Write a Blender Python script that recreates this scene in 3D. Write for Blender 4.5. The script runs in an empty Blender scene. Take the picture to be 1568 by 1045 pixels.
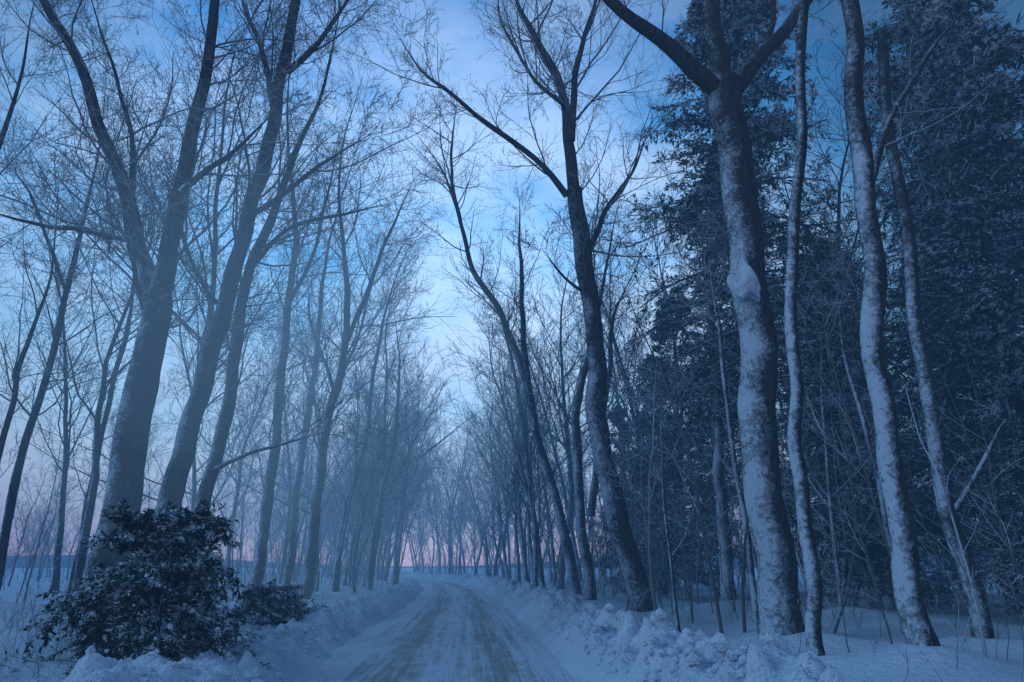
import bpy, math, random, time
import bmesh
import numpy as np
from mathutils import Vector
T_0=time.time()
rng=np.random.default_rng(11); random.seed(5)
scene=bpy.context.scene
scene.view_settings.view_transform='Standard'
try: scene.view_settings.look='None'
except Exception: pass
scene.view_settings.exposure=0
CAMH=1.8; PITCH=math.radians(18.3); F=1045.0
CP,SP=math.cos(PITCH),math.sin(PITCH)
def tr(u,v,Y):
    """surveyed point: bearing/elevation from the road position, at distance Y up the road"""
    a=(u-784)/F; b=(522-v)/F
    t=Y/(CP-b*SP)
    return np.array([a*t,Y,CAMH+(SP+b*CP)*t]), t/F
# ---------------------------------------------------------------- terrain
_cy=np.array([-40,-10,0,12,40,60,83,120,160,220,300,420,2000.])
_cx=np.array([0.2,-.4,-.7,-1.1,-2.9,-4.7,-8.0,-17,-33,-66,-120,-210,-1500.])
_fy=np.linspace(-40,2000,4081); _fx=np.interp(_fy,_cy,_cx)
_k=np.exp(-np.linspace(-2.2,2.2,41)**2); _k/=_k.sum()
_fx=np.convolve(np.pad(_fx,20,mode='edge'),_k,mode='valid')
def cx(y): return np.interp(y,_fy,_fx)
def _h(ix,iy,s):
    n=np.sin(ix*127.1+iy*311.7+s*74.7)*43758.5453
    return n-np.floor(n)
def vn(x,y,s=0):
    ix=np.floor(x);iy=np.floor(y);fx=x-ix;fy=y-iy
    fx=fx*fx*(3-2*fx);fy=fy*fy*(3-2*fy)
    a=_h(ix,iy,s);b=_h(ix+1,iy,s);c=_h(ix,iy+1,s);d=_h(ix+1,iy+1,s)
    return (a*(1-fx)+b*fx)*(1-fy)+(c*(1-fx)+d*fx)*fy
def fbm(x,y,s=0,o=4):
    r=0;a=.5
    for i in range(o):
        r=r+a*(vn(x,y,s+i)-.5);x=x*2.03+5.1;y=y*2.03+9.7;a*=.5
    return r
def ss(a,b,x):
    t=np.clip((x-a)/(b-a),0,1);return t*t*(3-2*t)
MOUNDS=[]
def height(x,y):
    x=np.asarray(x,float);y=np.asarray(y,float)
    d=x-cx(y)
    wob=fbm(y*.35,x*.05,3,3)*.5
    dr=d+wob; dl=-d+wob*1.4
    z=-.07+0*x
    z=z+ss(2.2,2.7,dr)*(.32+.28*ss(3,12,d))+.38*np.exp(-((dr-3.4)/.7)**2)
    z=z+ss(2.3,3.1,dl)*(.28+.24*ss(3,9,-d)-.35*ss(14,40,-d))+.24*np.exp(-((dl-3.7)/.6)**2)
    off=ss(2.4,3.1,np.abs(d))
    z=z+off*(fbm(x*.22,y*.22,9,4)*.6)
    band=np.exp(-((dr-3.3)/.95)**2)
    n=vn(x*2.6,y*2.6,21)*.55+vn(x*5.7,y*5.7,22)*.45
    z=z+band*(np.maximum(n-.38,0)*1.1)*off
    band2=np.exp(-((dl-3.5)/.9)**2)
    z=z+band2*(np.maximum(n-.45,0)*.8)*off
    for (mx,my,mr,mh) in MOUNDS:
        z=z+mh*np.exp(-((x-mx)**2+(y-my)**2)/(mr*mr))
    return z
# ---------------------------------------------------------------- mesh helpers
def norm(a): return a/np.maximum(np.linalg.norm(a,axis=-1,keepdims=True),1e-9)
def mk(name,parts,mats,smooth=True,link=True):
    V=[];Fc=[];M=[];o=0
    for v,f,m in parts:
        if len(v)==0: continue
        V.append(v);Fc.append(f+o);M.append(np.full(len(f),m,np.int32));o+=len(v)
    V=np.concatenate(V);Fc=np.concatenate(Fc);M=np.concatenate(M)
    me=bpy.data.meshes.new(name)
    me.vertices.add(len(V));me.vertices.foreach_set('co',V.astype(np.float32).ravel())
    me.loops.add(len(Fc)*4);me.loops.foreach_set('vertex_index',Fc.astype(np.int32).ravel())
    me.polygons.add(len(Fc))
    me.polygons.foreach_set('loop_start',np.arange(0,len(Fc)*4,4,dtype=np.int32))
    me.polygons.foreach_set('material_index',M)
    me.polygons.foreach_set('use_smooth',np.full(len(Fc),smooth))
    for m in mats: me.materials.append(m)
    me.update(calc_edges=True)
    ob=bpy.data.objects.new(name,me)
    if link: scene.collection.objects.link(ob)
    return ob
def tube(P,R,S,rough=0):
    N,K,_=P.shape
    T=norm(np.gradient(P,axis=1))
    mt=norm(T.mean(axis=1))
    ref=np.where(np.abs(mt[:,2:3])>.8,np.array([[1.,0,0]]),np.array([[0,0,1.]]))
    U=norm(np.cross(T,ref[:,None,:]));W=np.cross(T,U)
    a=np.arange(S)*2*np.pi/S
    rr=R[:,:,None]*np.ones(S)
    if rough: rr=rr*(1+rough*(rng.random((N,K,S))-.5))
    V=P[:,:,None,:]+rr[...,None]*(np.cos(a)[None,None,:,None]*U[:,:,None,:]+np.sin(a)[None,None,:,None]*W[:,:,None,:])
    i=np.arange(N)[:,None,None]*K*S+np.arange(K-1)[None,:,None]*S
    j=np.arange(S)[None,None,:];j2=(j+1)%S
    f=np.stack([i+j,i+j2,i+S+j2,i+S+j],-1).reshape(-1,4)
    return V.reshape(-1,3),f
def grow(P0,D0,L,R0,K,wig,trop,taper=.35):
    N=len(P0);P=np.zeros((N,K+1,3));P[:,0]=P0;D=D0.copy()
    for k in range(K):
        D=norm(D+rng.normal(0,wig,(N,3))+np.array([0,0,trop]))
        P[:,k+1]=P[:,k]+D*(L/K)[:,None]
    s=np.linspace(0,1,K+1)
    R=R0[:,None]*(1-(1-taper)*s)[None,:]
    return P,R
def spawn(P,R,L,n,t0,t1,amin,amax,lf,rf,rmin,flat=0):
    N,K,_=P.shape
    t=t0+(t1-t0)*(np.arange(n)[None,:]+rng.random((N,n)))/n
    x=t*(K-1);i=np.minimum(x.astype(int),K-2);f=x-i
    r=np.arange(N)[:,None]
    p=P[r,i]*(1-f)[...,None]+P[r,i+1]*f[...,None]
    T=norm(P[r,i+1]-P[r,i])
    rad=R[r,i]*(1-f)+R[r,i+1]*f
    q=rng.normal(0,1,(N,n,3))
    if flat: q[...,2]*=flat
    q=norm(q-(q*T).sum(-1,keepdims=True)*T)
    a=np.radians(amin+(amax-amin)*rng.random((N,n)))[...,None]
    D=T*np.cos(a)+q*np.sin(a)
    l=L[:,None]*lf*(1-.55*t)*(.6+.7*rng.random((N,n)))
    rr=np.maximum(rad*rf*(.7+.4*rng.random((N,n))),rmin)
    return p.reshape(-1,3),D.reshape(-1,3),l.ravel(),rr.ravel()
# ---------------------------------------------------------------- materials
def newmat(name,diffuse=False):
    m=bpy.data.materials.new(name);m.use_nodes=True;nt=m.node_tree
    b=nt.nodes['Principled BSDF']
    if diffuse:
        nt.nodes.remove(b);b=nt.nodes.new('ShaderNodeBsdfDiffuse')
        nt.links.new(b.outputs[0],nt.nodes['Material Output'].inputs['Surface'])
    return m,nt,b
def N(nt,t): return nt.nodes.new(t)
def noise(nt,scale,detail=4,rough=.6,vec=None):
    n=nt.nodes.new('ShaderNodeTexNoise');n.inputs['Scale'].default_value=scale
    n.inputs['Detail'].default_value=detail;n.inputs['Roughness'].default_value=rough
    if vec is not None: nt.links.new(vec,n.inputs['Vector'])
    return n
def math_(nt,op,a,b=None,c=None,clamp=False):
    n=nt.nodes.new('ShaderNodeMath');n.operation=op;n.use_clamp=clamp
    for i,x in enumerate((a,b,c)):
        if x is None: continue
        if isinstance(x,(int,float)): n.inputs[i].default_value=x
        else: nt.links.new(x,n.inputs[i])
    return n.outputs[0]
def mixc(nt,f,a,b):
    n=nt.nodes.new('ShaderNodeMix');n.data_type='RGBA'
    if isinstance(f,(int,float)): n.inputs[0].default_value=f
    else: nt.links.new(f,n.inputs[0])
    for i,x in ((6,a),(7,b)):
        if isinstance(x,tuple): n.inputs[i].default_value=(*x,1)
        else: nt.links.new(x,n.inputs[i])
    return n.outputs[2]
def ramp(nt,f,stops):
    n=nt.nodes.new('ShaderNodeValToRGB');nt.links.new(f,n.inputs[0])
    e=n.color_ramp.elements
    while len(e)<len(stops): e.new(.5)
    for i,(p,c) in enumerate(stops):
        e[i].position=p
        e[i].color=(*c,1) if isinstance(c,tuple) else (c,c,c,1)
    return n.outputs[0]
def bark(name,side,dark=(.030,.030,.032),light=(.09,.088,.09),top=.35,fine=False):
    m,nt,b=newmat(name,True)
    tc=N(nt,'ShaderNodeTexCoord');g=N(nt,'ShaderNodeNewGeometry')
    sx=N(nt,'ShaderNodeSeparateXYZ');nt.links.new(g.outputs['Normal'],sx.inputs[0])
    if fine:
        f=math_(nt,'MULTIPLY',math_(nt,'SUBTRACT',sx.outputs[2],.05),2.5,clamp=True)
        nt.links.new(mixc(nt,f,light,(.72,.76,.82)),b.inputs['Color'])
        return m
    mp=N(nt,'ShaderNodeMapping');mp.inputs['Scale'].default_value=(9,9,1.6)
    nt.links.new(tc.outputs['Object'],mp.inputs['Vector'])
    n1=noise(nt,1.4,4,.75,mp.outputs[0])
    base=ramp(nt,n1.outputs[0],[(.35,dark),(.7,light)])
    dt=N(nt,'ShaderNodeVectorMath');dt.operation='DOT_PRODUCT'
    nt.links.new(g.outputs['Normal'],dt.inputs[0]);dt.inputs[1].default_value=(-.85,-.50,.15)
    n2=noise(nt,9,5,.9,tc.outputs['Object']);n3=noise(nt,1.3,1,.5,tc.outputs['Object'])
    nn=math_(nt,'ADD',math_(nt,'MULTIPLY',n2.outputs[0],2.6),math_(nt,'MULTIPLY',n3.outputs[0],1.1))
    sz=N(nt,'ShaderNodeSeparateXYZ');nt.links.new(g.outputs['Position'],sz.inputs[0])
    hi=math_(nt,'MULTIPLY',math_(nt,'MAXIMUM',math_(nt,'SUBTRACT',sz.outputs[2],6),0),.06)
    s1=math_(nt,'SUBTRACT',math_(nt,'ADD',math_(nt,'MULTIPLY',dt.outputs['Value'],.95),nn),hi)
    f1=math_(nt,'MULTIPLY',math_(nt,'SUBTRACT',s1,2.65-side),2.0,clamp=True)
    s2=math_(nt,'ADD',sx.outputs[2],math_(nt,'MULTIPLY',n2.outputs[0],.8))
    f2=math_(nt,'MULTIPLY',math_(nt,'SUBTRACT',s2,1.2-top),4.0,clamp=True)
    f=math_(nt,'MAXIMUM',math_(nt,'MULTIPLY',f1,.9),f2)
    col=mixc(nt,f,base,(.62,.68,.76))
    nt.links.new(col,b.inputs['Color'])
    bp=N(nt,'ShaderNodeBump');bp.inputs['Strength'].default_value=.9;bp.inputs['Distance'].default_value=.05
    nt.links.new(math_(nt,'ADD',n1.outputs[0],math_(nt,'MULTIPLY',f,.6)),bp.inputs['Height'])
    nt.links.new(bp.outputs[0],b.inputs['Normal'])
    return m
M_bark=bark('bark_bare',.1); M_barks=bark('bark_snow_plastered',.48); M_barkd=bark('bark_dusting',.34)
M_twig=bark('bark_frosted',.12,(.05,.05,.052),(.13,.135,.14),.35,True)
def needles():
    m,nt,b=newmat('evergreen_needles',True)
    tc=N(nt,'ShaderNodeTexCoord');g=N(nt,'ShaderNodeNewGeometry')
    n1=noise(nt,1.3,2,.6,tc.outputs['Object']);n2=noise(nt,5,1,.6,tc.outputs['Object'])
    base=ramp(nt,n1.outputs[0],[(.3,(.018,.030,.024)),(.7,(.045,.07,.046))])
    sx=N(nt,'ShaderNodeSeparateXYZ');nt.links.new(g.outputs['True Normal'],sx.inputs[0])
    s=math_(nt,'ADD',math_(nt,'ABSOLUTE',sx.outputs[2]),math_(nt,'ADD',math_(nt,'MULTIPLY',n2.outputs[0],1.8),n1.outputs[0]))
    f=math_(nt,'MULTIPLY',math_(nt,'SUBTRACT',s,2.16),4,clamp=True)
    nt.links.new(mixc(nt,f,base,(.78,.82,.88)),b.inputs['Color'])
    return m
M_need=needles()
def snowmat(name='snow'):
    m,nt,b=newmat(name,True)
    tc=N(nt,'ShaderNodeTexCoord')
    n1=noise(nt,.35,3,.6,tc.outputs['Object']);n2=noise(nt,6,4,.7,tc.outputs['Object']);n3=noise(nt,28,1,.7,tc.outputs['Object'])
    c=ramp(nt,n1.outputs[0],[(.3,(.58,.65,.74)),(.7,(.76,.82,.89))])
    lit=math_(nt,'MULTIPLY',math_(nt,'SUBTRACT',n3.outputs[0],.62),6,clamp=True)
    c=mixc(nt,math_(nt,'MULTIPLY',lit,.5),c,(.14,.12,.1))
    nt.links.new(c,b.inputs['Color'])
    bp=N(nt,'ShaderNodeBump');bp.inputs['Strength'].default_value=.9;bp.inputs['Distance'].default_value=.12
    nt.links.new(math_(nt,'ADD',n2.outputs[0],math_(nt,'MULTIPLY',n3.outputs[0],.25)),bp.inputs['Height'])
    nt.links.new(bp.outputs[0],b.inputs['Normal'])
    return m
M_snow=snowmat()
def roadmat():
    m,nt,b=newmat('packed_snow_road')
    uv=N(nt,'ShaderNodeUVMap');uv.uv_map='UVMap'
    mp=N(nt,'ShaderNodeMapping');mp.inputs['Scale'].default_value=(5.5,.16,1);nt.links.new(uv.outputs[0],mp.inputs[0])
    n1=noise(nt,1.0,6,.65,mp.outputs[0])
    mp2=N(nt,'ShaderNodeMapping');mp2.inputs['Scale'].default_value=(2.2,1.4,1);nt.links.new(uv.outputs[0],mp2.inputs[0])
    n2=noise(nt,1.0,6,.75,mp2.outputs[0])
    sx=N(nt,'ShaderNodeSeparateXYZ');nt.links.new(uv.outputs[0],sx.inputs[0])
    w=math_(nt,'ABSOLUTE',sx.outputs[0])
    tr1=math_(nt,'SUBTRACT',1,math_(nt,'MULTIPLY',math_(nt,'ABSOLUTE',math_(nt,'SUBTRACT',w,.95)),1.25),clamp=True)
    s=math_(nt,'ADD',math_(nt,'ADD',math_(nt,'MULTIPLY',n1.outputs[0],1.5),math_(nt,'MULTIPLY',n2.outputs[0],1.1)),math_(nt,'MULTIPLY',tr1,.36))
    f=math_(nt,'MULTIPLY',math_(nt,'SUBTRACT',s,1.28),2.6,clamp=True)
    edge=math_(nt,'MULTIPLY',math_(nt,'SUBTRACT',2.4,w),3,clamp=True)
    f=math_(nt,'MULTIPLY',f,edge)
    c=mixc(nt,f,(.66,.71,.78),(.33,.325,.32))
    nt.links.new(c,b.inputs['Base Color']);b.inputs['Roughness'].default_value=.6
    bp=N(nt,'ShaderNodeBump');bp.inputs['Strength'].default_value=1.;bp.inputs['Distance'].default_value=.08
    nt.links.new(math_(nt,'ADD',math_(nt,'MULTIPLY',n1.outputs[0],1.2),n2.outputs[0]),bp.inputs['Height'])
    nt.links.new(bp.outputs[0],b.inputs['Normal'])
    return m
M_road=roadmat()
def plain(name,c1,c2,sc):
    m,nt,b=newmat(name,True);tc=N(nt,'ShaderNodeTexCoord')
    n=noise(nt,sc,5,.6,tc.outputs['Object'])
    nt.links.new(ramp(nt,n.outputs[0],[(.3,c1),(.7,c2)]),b.inputs['Color'])
    return m
# ---------------------------------------------------------------- hero trees (surveyed)
def catmull(C,n):
    C=np.vstack([2*C[0]-C[1],C,2*C[-1]-C[-2]]);m=len(C)-3
    out=[]
    for s in np.linspace(0,m-1e-6,n):
        i=int(s);t=s-i;p0,p1,p2,p3=C[i:i+4]
        out.append(.5*((2*p1)+(-p0+p2)*t+(2*p0-5*p1+4*p2-p3)*t*t+(-p0+3*p1-3*p2+p3)*t**3))
    return np.array(out)
def hero(Y,limbs,mat,twig=1.0,tw=None,lseg=(1.4,5.2),base=True):
    parts=[];c=[]
    for li,l in enumerate(limbs):
        pts,w0,w1,yo,t0=l
        n=len(pts);C=[]
        for k,(u,v) in enumerate(pts):
            y=Y+yo[0]+(yo[1]-yo[0])*k/(n-1)
            p,px=tr(u,v,y);C.append(np.append(p,px))
        C=np.array(C);r0=.8*w0*C[0,3]/2;r1=.8*w1*C[-1,3]/2
        XYZ=C[:,:3]
        if li==0 and base:
            q=XYZ[0].copy();hz=float(height(q[0],q[1]))
            dirv=(XYZ[0]-XYZ[1]);dirv/=max(abs(dirv[2]),.1)
            if q[2]>hz+.05:
                q=q+dirv*(q[2]-hz+.3);XYZ=np.vstack([q,XYZ])
            else:
                XYZ[0,2]=hz-.3
        L=np.linalg.norm(np.diff(XYZ,axis=0),axis=1).sum()
        m=max(10,int(L/.3));P=catmull(XYZ,m)
        s=np.linspace(0,1,m)
        for ax in range(3):
            ph=rng.random(3)*6.28
            for q_,fr in enumerate((1.3,2.7,5.1)):
                P[:,ax]+=np.sin(s*L*fr*.55+ph[q_])*min(.03+r1*.35,.09)/(q_+1)*np.sin(np.pi*s)**.5
        R=r0*(1-s)+r1*s
        single=w1<=10
        if single: R=np.maximum(R*np.clip((1-s)/.35,0.02,1)**.8,.006)
        if li==0 and base: R=R*(1+.5*np.exp(-s*L/.4))
        wv=np.convolve(rng.random(m+4)-.5,np.ones(5)/5,mode='valid');R=R*(1+.22*wv)
        parts.append((*tube(P[None],R[None],12 if r0>.06 else 7,.07),0))
        nc=int(L*(1-t0)*2.6*twig)
        if nc>0:
            t=t0+(1-t0)*rng.random(nc)
            if single:
                k_=min(max(3,nc//6),nc);t[:k_]=.9+.09*rng.random(k_)
            x=t*(m-1);i=np.minimum(x.astype(int),m-2)
            T=norm(P[i+1]-P[i]);q=rng.normal(0,1,(nc,3));q=norm(q-(q*T).sum(-1,keepdims=True)*T)
            a=np.radians(25+40*rng.random(nc))[:,None]
            D=T*np.cos(a)+q*np.sin(a)
            ln=(lseg[0]+(lseg[1]-lseg[0])*rng.random(nc)**1.5)*(1.1-.4*t)
            rr=np.clip(R[i]*.5,.010,.045)*(.5+.5*rng.random(nc))*np.clip(ln/3,.5,1.2)
            c.append((P[i],D,ln,rr))
    if c:
        P0,D0,L0,R0=[np.concatenate(z) for z in zip(*c)]
        P,R=grow(P0,D0,L0,R0,9,.11,.06,.25);parts.append((*tube(P,R,5),1))
        a=spawn(P,R,L0,6,.12,1,25,60,.58,.6,.009);P,R=grow(*a,5,.13,.05);parts.append((*tube(P,R,3),1))
        b=spawn(P,R,a[2],5,.15,1,25,60,.62,.7,.0075);P,R=grow(*b,3,.13,.04);parts.append((*tube(P,R,3),1))
        if Y<28:
            d=spawn(P,R,b[2],2,.2,1,25,55,.7,.8,.006);P,R=grow(*d,2,.12,.04,.5);parts.append((*tube(P,R,3),1))
    return parts,[mat,tw or M_twig]
HEROES=[
('bare_tree',17.5,[([(150,905),(180,790),(212,650),(238,520),(242,450)],74,50,(0,0),.8),
   ([(242,455),(215,400),(185,270),(135,130),(70,10),(20,-90)],36,11,(0,1.5),.1),
   ([(242,455),(262,380),(275,290),(300,180),(325,50),(345,-120)],42,12,(0,-1),.05),
   ([(275,292),(320,260),(370,225),(440,150)],14,4,(-.3,-3),.1),
   ([(205,370),(120,350),(40,340),(-40,320)],12,5,(.2,3),.1),
   ([(228,500),(210,420),(195,330),(200,200),(160,60),(120,-60)],16,5,(0,2.5),.1)],M_barkd),
('bare_tree',18.5,[([(225,880),(265,735),(300,620),(345,490),(373,340),(405,240),(435,120),(452,0),(470,-150)],50,14,(0,0),.3),
   ([(375,335),(440,290),(500,250),(580,200)],12,4,(0,-2.5),.1),
   ([(345,480),(300,410),(270,330),(240,250)],10,4,(0,2),.1),
   ([(420,180),(400,80),(360,-40)],14,6,(0,1.5),.0),
   ([(440,110),(500,50),(560,-40)],12,5,(0,-1.5),.0)],M_barkd),
('bare_tree',20.5,[([(305,880),(320,740),(350,600),(368,490),(400,370),(445,250),(500,120),(530,-30)],34,9,(0,.5),.3),
   ([(385,410),(440,350),(520,330),(610,310)],10,4,(0,2),.1),
   ([(325,720),(390,690),(440,680),(520,655)],9,3,(0,-2),.2)],M_barkd),
('bare_tree',27,[([(393,905),(410,760),(428,620),(440,480),(452,340),(440,180),(450,40)],26,6,(0,1),.35),
   ([(440,470),(480,390),(500,300),(520,200)],9,3,(0,-2),.1)],M_barkd),
('bare_tree',31,[([(438,898),(452,780),(470,650),(490,480),(510,350),(560,180)],20,5,(0,1),.3)],M_barkd),
('bare_tree',29,[([(470,898),(485,760),(505,640),(528,520),(530,400),(520,250),(560,100)],27,5,(0,-1),.35),
   ([(525,540),(560,450),(600,350),(640,260)],10,3,(0,2),.1),
   ([(512,600),(480,500),(470,420)],8,3,(0,2),.1)],M_barkd),
('bare_tree',24,[([(-5,880),(25,740),(58,620),(95,470),(128,350),(150,230),(165,100)],20,5,(0,1),.4),
   ([(100,440),(60,330),(10,240)],8,3,(0,2),.1)],M_bark),
('bare_tree',30,[([(108,905),(135,780),(165,620),(195,500),(208,420),(225,300)],15,5,(0,1),.35)],M_bark),
('bare_tree',21,[([(-60,880),(-20,750),(20,620),(45,520),(80,400),(90,260)],16,5,(0,1),.3)],M_bark),
('bare_tree',19,[([(-190,900),(-150,700),(-90,480),(-30,300),(30,120),(60,-30)],24,8,(0,1),.4)],M_bark),
('bare_tree',45,[([(565,890),(580,780),(605,660),(612,560),(600,450)],15,4,(0,1),.3)],M_barkd),
('bare_tree',38,[([(515,893),(530,780),(560,670),(575,560),(600,440),(640,350)],15,4,(0,1),.3)],M_barkd),
('bare_tree',21.5,[([(988,948),(955,830),(930,720),(915,620),(908,520),(893,390),(880,290)],44,32,(0,0),.75),
   ([(880,295),(868,200),(850,110),(800,20),(770,-60)],24,8,(0,1),.1),
   ([(868,300),(820,245),(740,185),(690,140),(640,100),(600,40)],13,4,(0,-1.5),.05),
   ([(875,215),(880,120),(905,30),(930,-80)],15,5,(0,-1),.05),
   ([(893,400),(925,330),(965,270),(1000,180)],13,4,(0,2),.05),
   ([(862,160),(810,110),(770,40),(760,-40)],9,3,(0,2),.05),
   ([(900,450),(860,420),(830,380)],7,3,(0,-1),.1)],M_barkd),
('bare_tree',30,[([(905,905),(888,800),(884,680),(890,590),(905,520),(930,400),(950,300)],24,8,(0,0),.4),
   ([(905,790),(915,690),(935,560),(940,480),(980,400)],16,5,(.5,1),.3)],M_barkd),
('bare_tree',34,[([(882,902),(860,800),(828,690),(805,580),(765,480),(725,410),(700,320),(670,250),(620,180)],24,5,(0,1),.35),
   ([(820,660),(800,500),(798,400),(795,300)],14,5,(0,1.5),.3),
   ([(705,340),(690,250),(700,150)],8,3,(0,2),.1)],M_barkd),
('bare_tree',42,[([(822,900),(815,780),(800,640),(770,500),(740,400)],13,4,(0,1),.3)],M_barkd),
('snowy_maple_tree',14.8,[([(1200,985),(1188,880),(1172,740),(1162,600),(1148,470),(1135,330),(1118,200),(1108,125)],76,62,(0,0),.95),
   ([(1112,150),(1060,105),(1010,60),(950,15),(880,-60)],36,18,(0,-1.5),.3),
   ([(1106,140),(1090,60),(1088,-60),(1095,-200)],44,22,(0,.5),.5),
   ([(1112,150),(1160,90),(1215,30),(1280,-50)],34,16,(0,1),.4),
   ([(1162,92),(1180,30),(1175,-60)],14,7,(.5,0),.3)],M_barks),
('snowy_tree',11.5,[([(1255,1035),(1240,900),(1226,740),(1218,600),(1216,400),(1220,200),(1232,0),(1240,-150)],30,16,(0,0),.85)],M_barks),
('snowy_tree',10.8,[([(1428,1075),(1400,920),(1368,760),(1345,600),(1333,420),(1325,280),(1312,120),(1300,0),(1290,-150)],52,28,(0,0),.8),
   ([(1327,300),(1360,190),(1420,90),(1480,10)],15,7,(0,1.5),.2)],M_barks),
('bare_tree',26,[([(1115,925),(1108,800),(1100,660),(1090,520),(1080,380)],27,12,(0,0),.6)],M_barks),
('bare_tree',17,[([(1160,960),(1140,800),(1115,620),(1098,480),(1080,380)],13,6,(0,0),.5)],M_barks),
('bare_tree',14,[([(1510,1000),(1475,860),(1430,650),(1395,450),(1370,250),(1350,50)],36,18,(0,0),.6),
   ([(1462,780),(1500,710),(1540,640)],14,7,(0,-1),.4)],M_barkd),
('sapling_tree',17,[([(1040,965),(1022,830),(1016,700),(1012,600)],7,3,(0,0),.3)],M_barkd),
('sapling_tree',19,[([(1290,960),(1275,800),(1262,640),(1255,480)],10,5,(0,0),.3)],M_barkd),
('bare_tree',16,[([(1395,1000),(1370,850),(1330,680),(1290,520),(1270,350)],14,6,(0,1),.3)],M_barkd),
]
for h in HEROES:
    (u,v),w=h[2][0][0][0],h[2][0][1]
    p,px=tr(u,v,h[1]);MOUNDS.append((p[0],p[1],.5+w*px*.8,.16 if w<40 else .34))
for nm,Y,l,m in HEROES:
    parts,mats=hero(Y,l,m,1.0 if Y>16 else .5)
    mk(nm,parts,mats)
def blob(c,r,seg=14,tall=1.,taper=.45):
    vs=[];f=[];n=seg
    for i in range(n+1):
        th=math.pi*i/n
        for j in range(n*2):
            ph=math.pi*j/n
            d=np.array([math.sin(th)*math.cos(ph),math.sin(th)*math.sin(ph),math.cos(th)])
            k=1+.22*math.sin(3*d[0]+c[0]*7)+.15*math.sin(5*d[1]+c[1]*3)+.12*math.sin(7*d[2]+c[0])
            q=d*k*np.array(r)
            if q[2]>0: q[:2]*=(1-taper*min(1,q[2]/(r[2]*1.2)));q[2]*=tall
            vs.append(q+np.array(c))
    m=n*2
    for i in range(n):
        for j in range(m):
            f.append((i*m+j,i*m+(j+1)%m,(i+1)*m+(j+1)%m,(i+1)*m+j))
    return np.array(vs),np.array(f)
# snow lodged against the maple, hugging the bark
p,_=tr(1139,442,14.36)
v,f=blob((0,0,0),(.34,.24,.20),18,tall=3.8,taper=.78)
v[:,2]+=.10*np.sin(v[:,0]*14)+.05*np.sin(v[:,1]*23+1);v+=.02*(rng.random(v.shape)-.5)
mk('snow_clump',[(v+p,f,0)],[M_snow])
# ---------------------------------------------------------------- generic trees
def bare_mesh(name,H,mat,n1=15,lean=.03,lod=0,rt=None,t0=.28):
    rt=rt or H*.0105
    P,R=grow(np.zeros((1,3))-np.array([[0,0,.4]]),norm(np.array([[rng.normal(0,lean),rng.normal(0,lean),1.]])),np.array([H]),np.array([rt]),16,.075,.03,.12)
    R[:,0]*=1.4
    parts=[(*tube(P,R,8,.1),0)]
    a=spawn(P,R,np.array([H]),n1,t0,.98,25,55,.46,.5,.02);P,R=grow(*a,8 if lod==0 else 6,.13,.09,.25);parts.append((*tube(P,R,4 if lod==0 else 3),0))
    b=spawn(P,R,a[2],8,.12,1,25,55,.5,.55,.013 if lod==0 else .018);P,R=grow(*b,5 if lod==0 else 3,.14,.06);parts.append((*tube(P,R,3),1))
    c=spawn(P,R,b[2],6,.15,1,25,60,.6,.6,.011 if lod==0 else .016);P,R=grow(*c,3 if lod==0 else 2,.15,.05);parts.append((*tube(P,R,3),1))
    if lod==0:
        d=spawn(P,R,c[2],2,.2,1,25,55,.6,.7,.010);P,R=grow(*d,2,.13,.04,.5);parts.append((*tube(P,R,3),1))
    return mk(name,parts,[mat,M_twig],link=False).data
SPEC=((21,20,.2,.25),(24,22,.24,.3),(18,19,.15,.2),(23,19,.19,.35),(16,17,.12,.12),(20,22,.17,.22))
BV=[bare_mesh('bare_tree_mesh',h,M_barkd,n,rt=r,t0=t) for h,n,r,t in SPEC]
BL=[bare_mesh('bare_tree_far_mesh',h,M_barkd,n,rt=r*1.1,t0=t,lod=1) for h,n,r,t in SPEC]
def blades(P,n,ln,w,spread=.9):
    Nb,K,_=P.shape
    t=rng.random((Nb,n))*(K-1);i=np.minimum(t.astype(int),K-2);f=(t-i)[...,None]
    r=np.arange(Nb)[:,None]
    p=(P[r,i]*(1-f)+P[r,i+1]*f).reshape(-1,3)
    T=norm(P[r,i+1]-P[r,i]).reshape(-1,3)
    q=rng.normal(0,1,p.shape);q[:,2]*=.5;D=norm(T+q*spread*.6)
    s=norm(np.cross(D,np.array([0,0,1.])+rng.normal(0,.45,p.shape)))
    l=(ln*(.6+.8*rng.random(len(p))))[:,None];w_=w*(.6+.8*rng.random(len(p)))[:,None]
    a=p-s*w_*.35;b=p+D*l*.5-s*w_*.6;b2=p+D*l+s*w_*.1;c=p+D*l*.5+s*w_*.6
    V=np.stack([p,b,b2,c],1).reshape(-1,3)
    F_=np.arange(len(p)*4).reshape(-1,4)
    return V,F_
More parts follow.
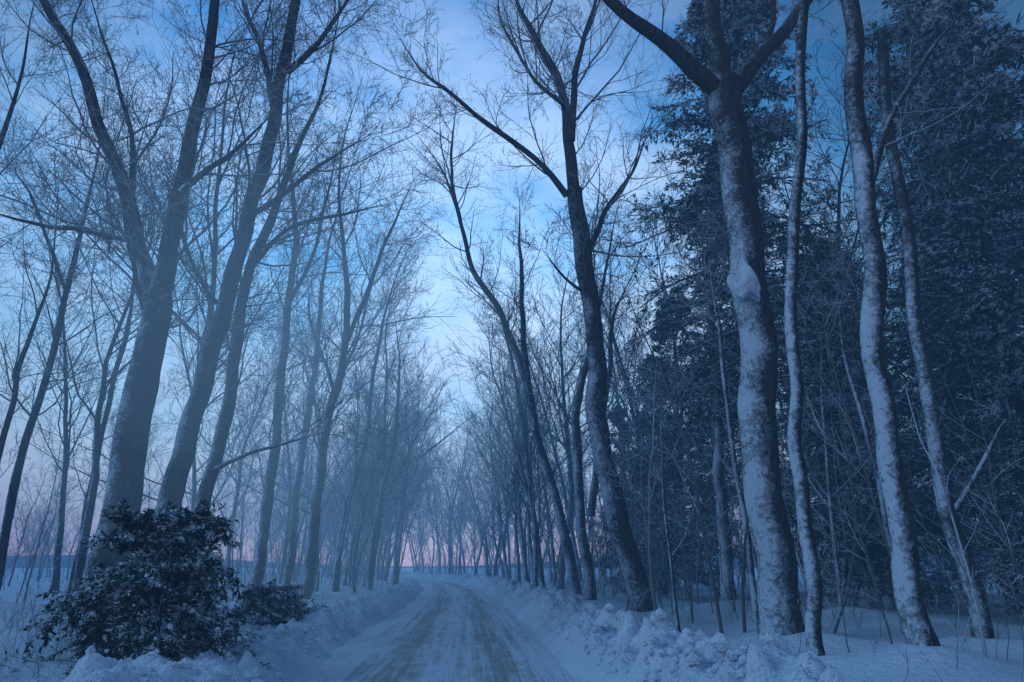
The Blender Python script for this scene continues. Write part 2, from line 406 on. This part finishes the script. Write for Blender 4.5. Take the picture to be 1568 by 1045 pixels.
def conifer(name,H,rad,base,nb,droop=-.05,nbl=7,ln=.24,w=.045):
    P,R=grow(np.array([[0,0,-.4]]),np.array([[0.,0,1]]),np.array([H]),np.array([H*.012]),14,.015,.02,.08)
    parts=[(*tube(P,R,8,.1),0)]
    t=base+(1-base)*rng.random(nb);z=t*H;x=t*14;i=np.minimum(x.astype(int),13)
    p=P[0,i]+(P[0,i+1]-P[0,i])*(x-i)[:,None]
    az=rng.random(nb)*2*np.pi;s=(t-base)/(1-base)
    L=rad*(1-s)**.75*(.35+.75*rng.random(nb))*np.minimum(1,.55+s*3)+.35
    D=norm(np.stack([np.cos(az),np.sin(az),.25-.5*(1-s)+.1*rng.normal(0,1,nb)],-1))
    P1,R1=grow(p,D,L,np.clip(L*.012,.012,.06),8,.07,droop+.03);parts.append((*tube(P1,R1,4),0))
    a=spawn(P1,R1,L,10,.15,1,35,65,.5,.5,.006,.25);P2,R2=grow(*a,4,.08,droop);parts.append((*tube(P2,R2,3),0))
    b=spawn(P2,R2,a[2],4,.1,1,30,60,.55,.5,.004,.4);P3,R3=grow(*b,2,.08,droop)
    parts.append((*blades(P3,nbl,ln,w),1));parts.append((*blades(P2,nbl*2,ln,w),1))
    return mk(name,parts,[M_barkd,M_need],smooth=False,link=False).data
CV=[conifer('pine_mesh',27,5.4,.25,200),conifer('pine_mesh',24,4.8,.2,190),conifer('hemlock_mesh',15,3.6,.1,150)]
def put(name,me,x,y,s=1.,rz=None,lean=(0,0),sink=0.,coll=None):
    ob=bpy.data.objects.new(name,me);ob.location=(x,y,float(height(x,y))-sink)
    ob.rotation_mode='ZXY'
    ob.rotation_euler=(lean[0],lean[1],random.random()*6.28 if rz is None else rz)
    ob.scale=(s,s,s*random.uniform(.93,1.08));(coll or scene.collection).objects.link(ob);return ob
for (x,y,k,s) in ((8.9,23.5,0,1.0),(14.5,19.5,1,1.05),(19,25,0,.95),(11.5,31,1,.95),(8.0,33,2,1.0),(16.5,15,2,.95),(23,19,1,1.0),(17,34,2,1.1),(25,31,0,1.),(9.5,46,2,1.),(13,17.5,2,.6),(21,13,0,.9),(13.2,25,2,1.0),(20,31,2,1.),(31,38,0,1.),(24,45,2,1.1),(6.4,41,2,.7),(10.5,21,2,.75)):
    put('pine_tree' if k<2 else 'hemlock_tree',CV[k],x,y,s)
far=bpy.data.collections.new('distant_trees_source')
def row(side,dmin,dmax,y0,y1,step,smin=.8,smax=1.1,ln=.1):
    y=y0
    while y<y1:
        yy=y+random.uniform(-.45,.45)*step;d=random.uniform(dmin,dmax)*side
        x=float(cx(yy))+d
        s=random.uniform(smin,smax);k=random.randrange(6)
        near=yy<70
        b=x/yy
        if not(-.172<b<-.142 and yy>115):
            put('bare_tree' ,(BV if yy<50 else BL)[k],x,yy,s,lean=(random.uniform(-.06,.06),-side*random.uniform(-.05,ln)),coll=None if near else far)
        y+=step*random.uniform(.4,1.6)
row(-1,4.8,7.5,36,190,4.8,.65,1.15,ln=.2);row(-1,7,13,30,180,5.5,.6,1.1,.15);row(-1,12,24,28,180,6.5,.6,1.05);row(-1,20,60,36,170,6,.5,.95)
row(1,4.8,7.2,44,180,4.6,.65,1.15,ln=.2);row(1,7,12,36,170,5,.65,1.1,.15);row(1,12,24,28,130,9,.7,1.05)
for i in range(80):
    x=random.uniform(-300,-40);y=random.uniform(130,260)+max(0,-x-150)*.3
    b=x/y
    if -.19<b<-.13 or x>float(cx(y))-6: continue
    put('t',random.choice(BL),x,y,random.uniform(.4,.85),coll=far)
for i in range(16):
    y=random.uniform(95,125);x=-y*random.uniform(.58,.86)
    put('t',random.choice(BL),x,y,random.uniform(.28,.5),coll=far)
for i in range(50):
    y=random.uniform(165,230);x=random.uniform(-.138*y,60)
    put('t',random.choice(BL),x,y,random.uniform(.4,1.),coll=far)
e=bpy.data.objects.new('distant_trees',None);e.instance_type='COLLECTION';e.instance_collection=far
scene.collection.objects.link(e)
# ---------------------------------------------------------------- thicket / underbrush
def brush(name,pts,hmin,hmax,r,mat,tw,n2=5,n3=4,wig=.08,lean=.2,rm=.004):
    pts=np.array(pts);n=len(pts)
    P0=np.stack([pts[:,0],pts[:,1],height(pts[:,0],pts[:,1])-.05],-1)
    D=norm(np.stack([rng.normal(0,lean,n),rng.normal(0,lean,n),np.ones(n)],-1))
    L=hmin+(hmax-hmin)*rng.random(n)**1.6
    P,R=grow(P0,D,L,np.clip(L*r,.004,.05),8,wig,.06,.25);parts=[(*tube(P,R,4),0)]
    a=spawn(P,R,L,n2,.2,1,25,60,.4,.5,rm);P,R=grow(*a,4,.12,.05);parts.append((*tube(P,R,3),1))
    b=spawn(P,R,a[2],n3,.15,1,25,60,.5,.6,rm);P,R=grow(*b,2,.12,.04,.5);parts.append((*tube(P,R,3),1))
    return mk(name,parts,[mat,tw])
pts=[]
while len(pts)<460:
    y=random.uniform(11,62);d=random.uniform(4.6,26);x=float(cx(y))+d
    if d<6 and random.random()<.5: continue
    if y<16 and x<4.6+y*.08: continue
    pts.append((x,y))
brush('sapling_thicket',pts,1.5,9,.0055,M_twig,M_twig,8,5,lean=.13)
pts=[]
while len(pts)<600:
    y=random.uniform(9,60);sd=random.choice((-1,1,1));d=random.uniform(4.0,13)*sd;x=float(cx(y))+d
    if sd<0 and y<14 and x>-6: continue
    if sd>0 and y<14 and x<4.5: continue
    pts.append((x,y))
brush('underbrush',pts,.3,1.6,.006,M_twig,M_twig,5,3,.12,.35)
pts=[(random.uniform(-16,-6.4),random.uniform(10,17)) for i in range(220)]
brush('roadside_weeds',pts,.3,1.3,.006,M_twig,M_twig,5,3,.12,.35)
pts=[]
for i in range(260):
    y=random.uniform(24,130);pts.append((float(cx(y))-random.uniform(4.8,16),y))
brush('roadside_saplings',pts,1.0,6.5,.006,M_twig,M_twig,8,5,rm=.006)
pts=[]
for i in range(400):
    y=random.uniform(50,140);x=random.uniform(-95,-12)
    if x<float(cx(y))-6: pts.append((x,y))
for i in range(340):
    y=random.uniform(110,170);x=random.uniform(-.135*y,40)
    if x>float(cx(y))+4: pts.append((x,y))
brush('hedgerow_brush',pts,1.5,5.5,.010,M_twig,M_twig,9,5,rm=.014)
# ---------------------------------------------------------------- snow-laden evergreen bush
def evbush(name,x0,y0,Hh,rad,nb):
    z0=float(height(x0,y0));n=nb
    az=rng.random(n)*2*np.pi;el=rng.random(n)
    p=np.stack([x0+np.cos(az)*.15,y0+np.sin(az)*.15,z0+el*Hh*.8],-1)
    D=norm(np.stack([np.cos(az),np.sin(az),.15+1.3*el**2],-1))
    L=rad*(1.25-.75*el)*(.5+.75*rng.random(n))
    P,R=grow(p,D,L,np.full(n,.016),9,.06,-.13);
    P[...,2]=np.maximum(P[...,2],z0+.04)
    parts=[(*tube(P,R,4),0)]
    a=spawn(P,R,L,9,.1,1,30,60,.5,.5,.005,.4);P2,R2=grow(*a,5,.07,-.11);parts.append((*tube(P2,R2,3),0))
    b=spawn(P2,R2,a[2],4,.1,1,25,55,.6,.5,.004,.5);P3,R3=grow(*b,3,.07,-.1)
    parts.append((*blades(P3,12,.085,.022),1));parts.append((*blades(P2,18,.085,.022),1))
    m=rng.random(len(P2))<.55;Q=P2[m][:,1:4];s0=rng.random(len(Q))[:,None,None]*.5
    Q=Q[:,:1]+(Q-Q[:,:1])*(.35+.4*s0);Q=Q+np.array([0,0,.02])
    Q=np.concatenate([Q[:,:1],(Q[:,:1]+Q[:,1:2])/2,Q[:,1:2],(Q[:,1:2]+Q[:,2:])/2,Q[:,2:]],1)
    RR=np.array([.2,.85,1.,.8,.15])[None,:]*(.018+.038*rng.random((len(Q),1)))
    parts.append((*tube(Q,RR,6,.4),2))
    tr_=np.array([[x0,y0,z0-.2]]);Pt,Rt=grow(tr_,np.array([[.05,0,1.]]),np.array([Hh]),np.array([.05]),8,.05,.03)
    parts.append((*tube(Pt,Rt,6),0))
    return mk(name,parts,[M_barkd,M_need,M_snow],smooth=False)
evbush('snow_laden_evergreen_bush',-6.1,12.6,2.9,1.5,130)
evbush('snow_laden_evergreen_bush',-7.1,15.,2.9,1.3,70)
evbush('evergreen_shrub',-6.9,20.5,.9,.8,40)
evbush('evergreen_shrub',-7.6,24.,.8,.9,40)
# ---------------------------------------------------------------- ground + road
def sheet(name,D,Yv,zf,mat,uv=False):
    YY,DD=np.meshgrid(Yv,D,indexing='ij');X=cx(YY)+DD
    Z=zf(X,YY,DD);V=np.stack([X,YY,Z],-1).reshape(-1,3);n,m=YY.shape
    i=np.arange(n-1)[:,None]*m+np.arange(m-1)[None,:]
    f=np.stack([i,i+1,i+m+1,i+m],-1).reshape(-1,4)
    ob=mk(name,[(V,f,0)],[mat])
    if uv:
        l=ob.data.uv_layers.new(name='UVMap');idx=f.ravel()
        co=np.stack([DD.ravel()[idx],YY.ravel()[idx]],-1).astype(np.float32);l.data.foreach_set('uv',co.ravel())
    return ob
Yv=np.concatenate([np.arange(-30,4,1.),np.arange(4,30,.09),np.arange(30,60,.3),np.arange(60,150,1.),np.arange(150,400,6.),np.geomspace(400,3000,24)])
dp=np.concatenate([np.arange(0,2,.5),np.arange(2,6,.08),np.arange(6,12,.25),np.arange(12,40,1.5),np.geomspace(40,3000,30)])
Dv=np.concatenate([-dp[::-1],dp[1:]])
sheet('snow_ground',Dv,Yv,lambda X,Y,D:height(X,Y),M_snow)
Yr=np.concatenate([np.arange(-20,30,.15),np.arange(30,340,1.)]);Dr=np.arange(-3.2,3.21,.1)
def zr(X,Y,D):
    rut=0
    for c,w in ((-1.4,.16),(-.55,.18),(.4,.16),(1.25,.18)): rut=rut-.022*np.exp(-((D-c+.08*np.sin(Y*.09+c))/w)**2)
    return .0+rut+.02*(1-(D/2.6)**2)+.03*fbm(D*2.5,Y*.6,31,3)
sheet('snow_packed_road',Dr,Yr,zr,M_road,True)
parts=[]
for i in range(1300):
    y=random.uniform(7,45) if random.random()<.5 else random.uniform(7,22)
    sd=1 if random.random()<.75 else -1
    d=sd*(abs(random.gauss(3.3,.55)) if sd>0 else abs(random.gauss(3.3,.45)))
    if abs(d)<2.5: continue
    x=float(cx(y))+d;r=random.uniform(.03,.10)*(1.6 if random.random()<.15 else .85)
    v,f=blob((0,0,0),(r,r*random.uniform(.6,1.),r*random.uniform(.5,.8)),4)
    v=v*(1+.35*(rng.random(v.shape)-.5));a=random.random()*6.28
    v=v@np.array([[math.cos(a),math.sin(a),0],[-math.sin(a),math.cos(a),0],[0,0,1]])
    parts.append((v+np.array([x,y,float(height(x,y))+r*.25]),f,0))
mk('plowed_snow_chunks',parts,[M_snow],smooth=False)
# ---------------------------------------------------------------- far ridge
xs=np.linspace(-1800,1800,160);rv=[];n=len(xs)
for k,(yy,zz) in enumerate(((900,-4),(1050,1.),(1300,0.))):
    z=np.full(n,float(zz)) if k!=1 else (20+34*fbm(xs/260,xs*0+2.,40,5))*np.clip(np.abs(xs+100)/500,.1,1)
    rv.append(np.stack([xs,np.full(n,float(yy))+60*np.sin(xs/400),z],-1))
V=np.concatenate(rv);i=np.arange(2)[:,None]*n+np.arange(n-1)[None,:]
f=np.stack([i,i+1,i+n+1,i+n],-1).reshape(-1,4)
mk('wooded_hill',[(V,f,0)],[plain('distant_woods',(.05,.055,.06),(.1,.1,.11),.02)])
# ---------------------------------------------------------------- world
w=bpy.data.worlds.new('World');scene.world=w;w.use_nodes=True;nt=w.node_tree
for n_ in list(nt.nodes): nt.nodes.remove(n_)
out=nt.nodes.new('ShaderNodeOutputWorld')
sky=nt.nodes.new('ShaderNodeTexSky');sky.sky_type='NISHITA';sky.sun_disc=False
sky.sun_elevation=math.radians(3);sky.sun_rotation=math.radians(-100)
tc=nt.nodes.new('ShaderNodeTexCoord');dirv=tc.outputs['Generated']
nrm=nt.nodes.new('ShaderNodeVectorMath');nrm.operation='NORMALIZE';nt.links.new(dirv,nrm.inputs[0]);dv=nrm.outputs[0]
sx=nt.nodes.new('ShaderNodeSeparateXYZ');nt.links.new(dv,sx.inputs[0])
grad=ramp(nt,sx.outputs[2],[(0,(.54,.34,.44)),(.03,(.58,.46,.56)),(.075,(.54,.58,.70)),(.2,(.28,.52,.74)),(.42,(.09,.35,.72)),(.62,(.04,.20,.50)),(1,(.015,.11,.38))])
dt=nt.nodes.new('ShaderNodeVectorMath');dt.operation='DOT_PRODUCT';nt.links.new(dv,dt.inputs[0])
az,el=math.radians(-10),math.radians(22);dt.inputs[1].default_value=(math.sin(az)*math.cos(el),math.cos(az)*math.cos(el),math.sin(el))
g=ramp(nt,dt.outputs['Value'],[(0,.50),(.6,.28),(.78,.38),(.93,1.),(1,1.2)])
mp=nt.nodes.new('ShaderNodeMapping');mp.inputs['Scale'].default_value=(1,1,2.2);nt.links.new(dv,mp.inputs[0])
cn=noise(nt,2.3,7,.58,mp.outputs[0]);cf=ramp(nt,cn.outputs[0],[(.40,0.),(.60,1.)])
pale=ramp(nt,sx.outputs[2],[(0,(.4,.27,.36)),(.12,(.38,.46,.62)),(.35,(.40,.56,.78)),(.6,(.30,.45,.69)),(.9,(.07,.17,.42))])
col=mixc(nt,math_(nt,'MULTIPLY',cf,.85),grad,pale)
mul=nt.nodes.new('ShaderNodeMix');mul.data_type='RGBA';mul.blend_type='MULTIPLY';mul.inputs[0].default_value=1
nt.links.new(col,mul.inputs[6]);nt.links.new(g,mul.inputs[7])
b1=nt.nodes.new('ShaderNodeBackground');nt.links.new(mul.outputs[2],b1.inputs[0]);b1.inputs[1].default_value=1.6
b2=nt.nodes.new('ShaderNodeBackground');nt.links.new(sky.outputs[0],b2.inputs[0]);b2.inputs[1].default_value=.003
ad=nt.nodes.new('ShaderNodeAddShader');nt.links.new(b1.outputs[0],ad.inputs[0]);nt.links.new(b2.outputs[0],ad.inputs[1])
nt.links.new(ad.outputs[0],out.inputs[0])
sl=bpy.data.lights.new('sun','SUN');sl.energy=.8;sl.angle=math.radians(25);sl.color=(.30,.62,1.0)
so=bpy.data.objects.new('sun',sl);scene.collection.objects.link(so)
sd=Vector((math.sin(math.radians(-100)),math.cos(math.radians(-100)),.75))
so.rotation_euler=sd.to_track_quat('Z','Y').to_euler()
# mist with its own blue emission standing in for scattered twilight
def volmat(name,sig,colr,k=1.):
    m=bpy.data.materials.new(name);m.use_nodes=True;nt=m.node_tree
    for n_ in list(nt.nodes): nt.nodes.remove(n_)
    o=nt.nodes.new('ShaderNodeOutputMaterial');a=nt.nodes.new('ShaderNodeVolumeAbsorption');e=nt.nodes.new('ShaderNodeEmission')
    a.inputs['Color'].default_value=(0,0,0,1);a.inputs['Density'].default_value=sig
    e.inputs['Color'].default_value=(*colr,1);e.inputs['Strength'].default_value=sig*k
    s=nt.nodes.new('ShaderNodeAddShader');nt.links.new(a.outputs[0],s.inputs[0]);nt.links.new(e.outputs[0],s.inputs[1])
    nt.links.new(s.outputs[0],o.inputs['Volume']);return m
def outward(ob):
    bm=bmesh.new();bm.from_mesh(ob.data);bmesh.ops.remove_doubles(bm,verts=bm.verts,dist=1e-4)
    bmesh.ops.recalc_face_normals(bm,faces=bm.faces)
    if bm.calc_volume(signed=True)<0: bmesh.ops.reverse_faces(bm,faces=bm.faces)
    bm.to_mesh(ob.data);bm.free()
def boxp(c,s):
    c=np.array(c);s=np.array(s)/2
    v=np.array([[x,y,z] for z in (-1,1) for y in (-1,1) for x in (-1,1)])*s+c
    return v,np.array([(0,1,3,2),(4,6,7,5),(0,4,5,1),(2,3,7,6),(0,2,6,4),(1,5,7,3)])
v,f=boxp((-20,90,10),(500,240,26))
mo=mk('emissive_mist',[(v,f,0)],[volmat('emissive_mist',.0034,(.06,.19,.46))],smooth=False);outward(mo)
mm=volmat('glow_bank',.018,(.17,.36,.62))  # added self-glowing volumes, imitating the pale reflected glow over the left trunks
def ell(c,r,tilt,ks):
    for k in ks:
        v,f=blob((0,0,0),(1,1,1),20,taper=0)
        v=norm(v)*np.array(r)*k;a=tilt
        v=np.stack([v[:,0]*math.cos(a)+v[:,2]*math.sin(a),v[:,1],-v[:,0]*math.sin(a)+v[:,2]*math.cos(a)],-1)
        ob=mk('glow_bank',[(v+np.array(c),f,0)],[mm]);outward(ob);ob.parent=mo
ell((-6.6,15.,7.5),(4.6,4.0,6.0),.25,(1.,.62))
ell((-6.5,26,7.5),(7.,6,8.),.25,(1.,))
cam=bpy.data.cameras.new('camera');co=bpy.data.objects.new('camera',cam);scene.collection.objects.link(co)
co.location=(0,0,CAMH);co.rotation_euler=(math.radians(90)+PITCH,0,0);cam.lens=24;cam.sensor_width=36;cam.clip_end=6000;cam.clip_start=.05
scene.camera=co
print('faces',sum(len(m.polygons) for m in bpy.data.meshes),'inst',len(bpy.data.objects),time.time()-T_0)
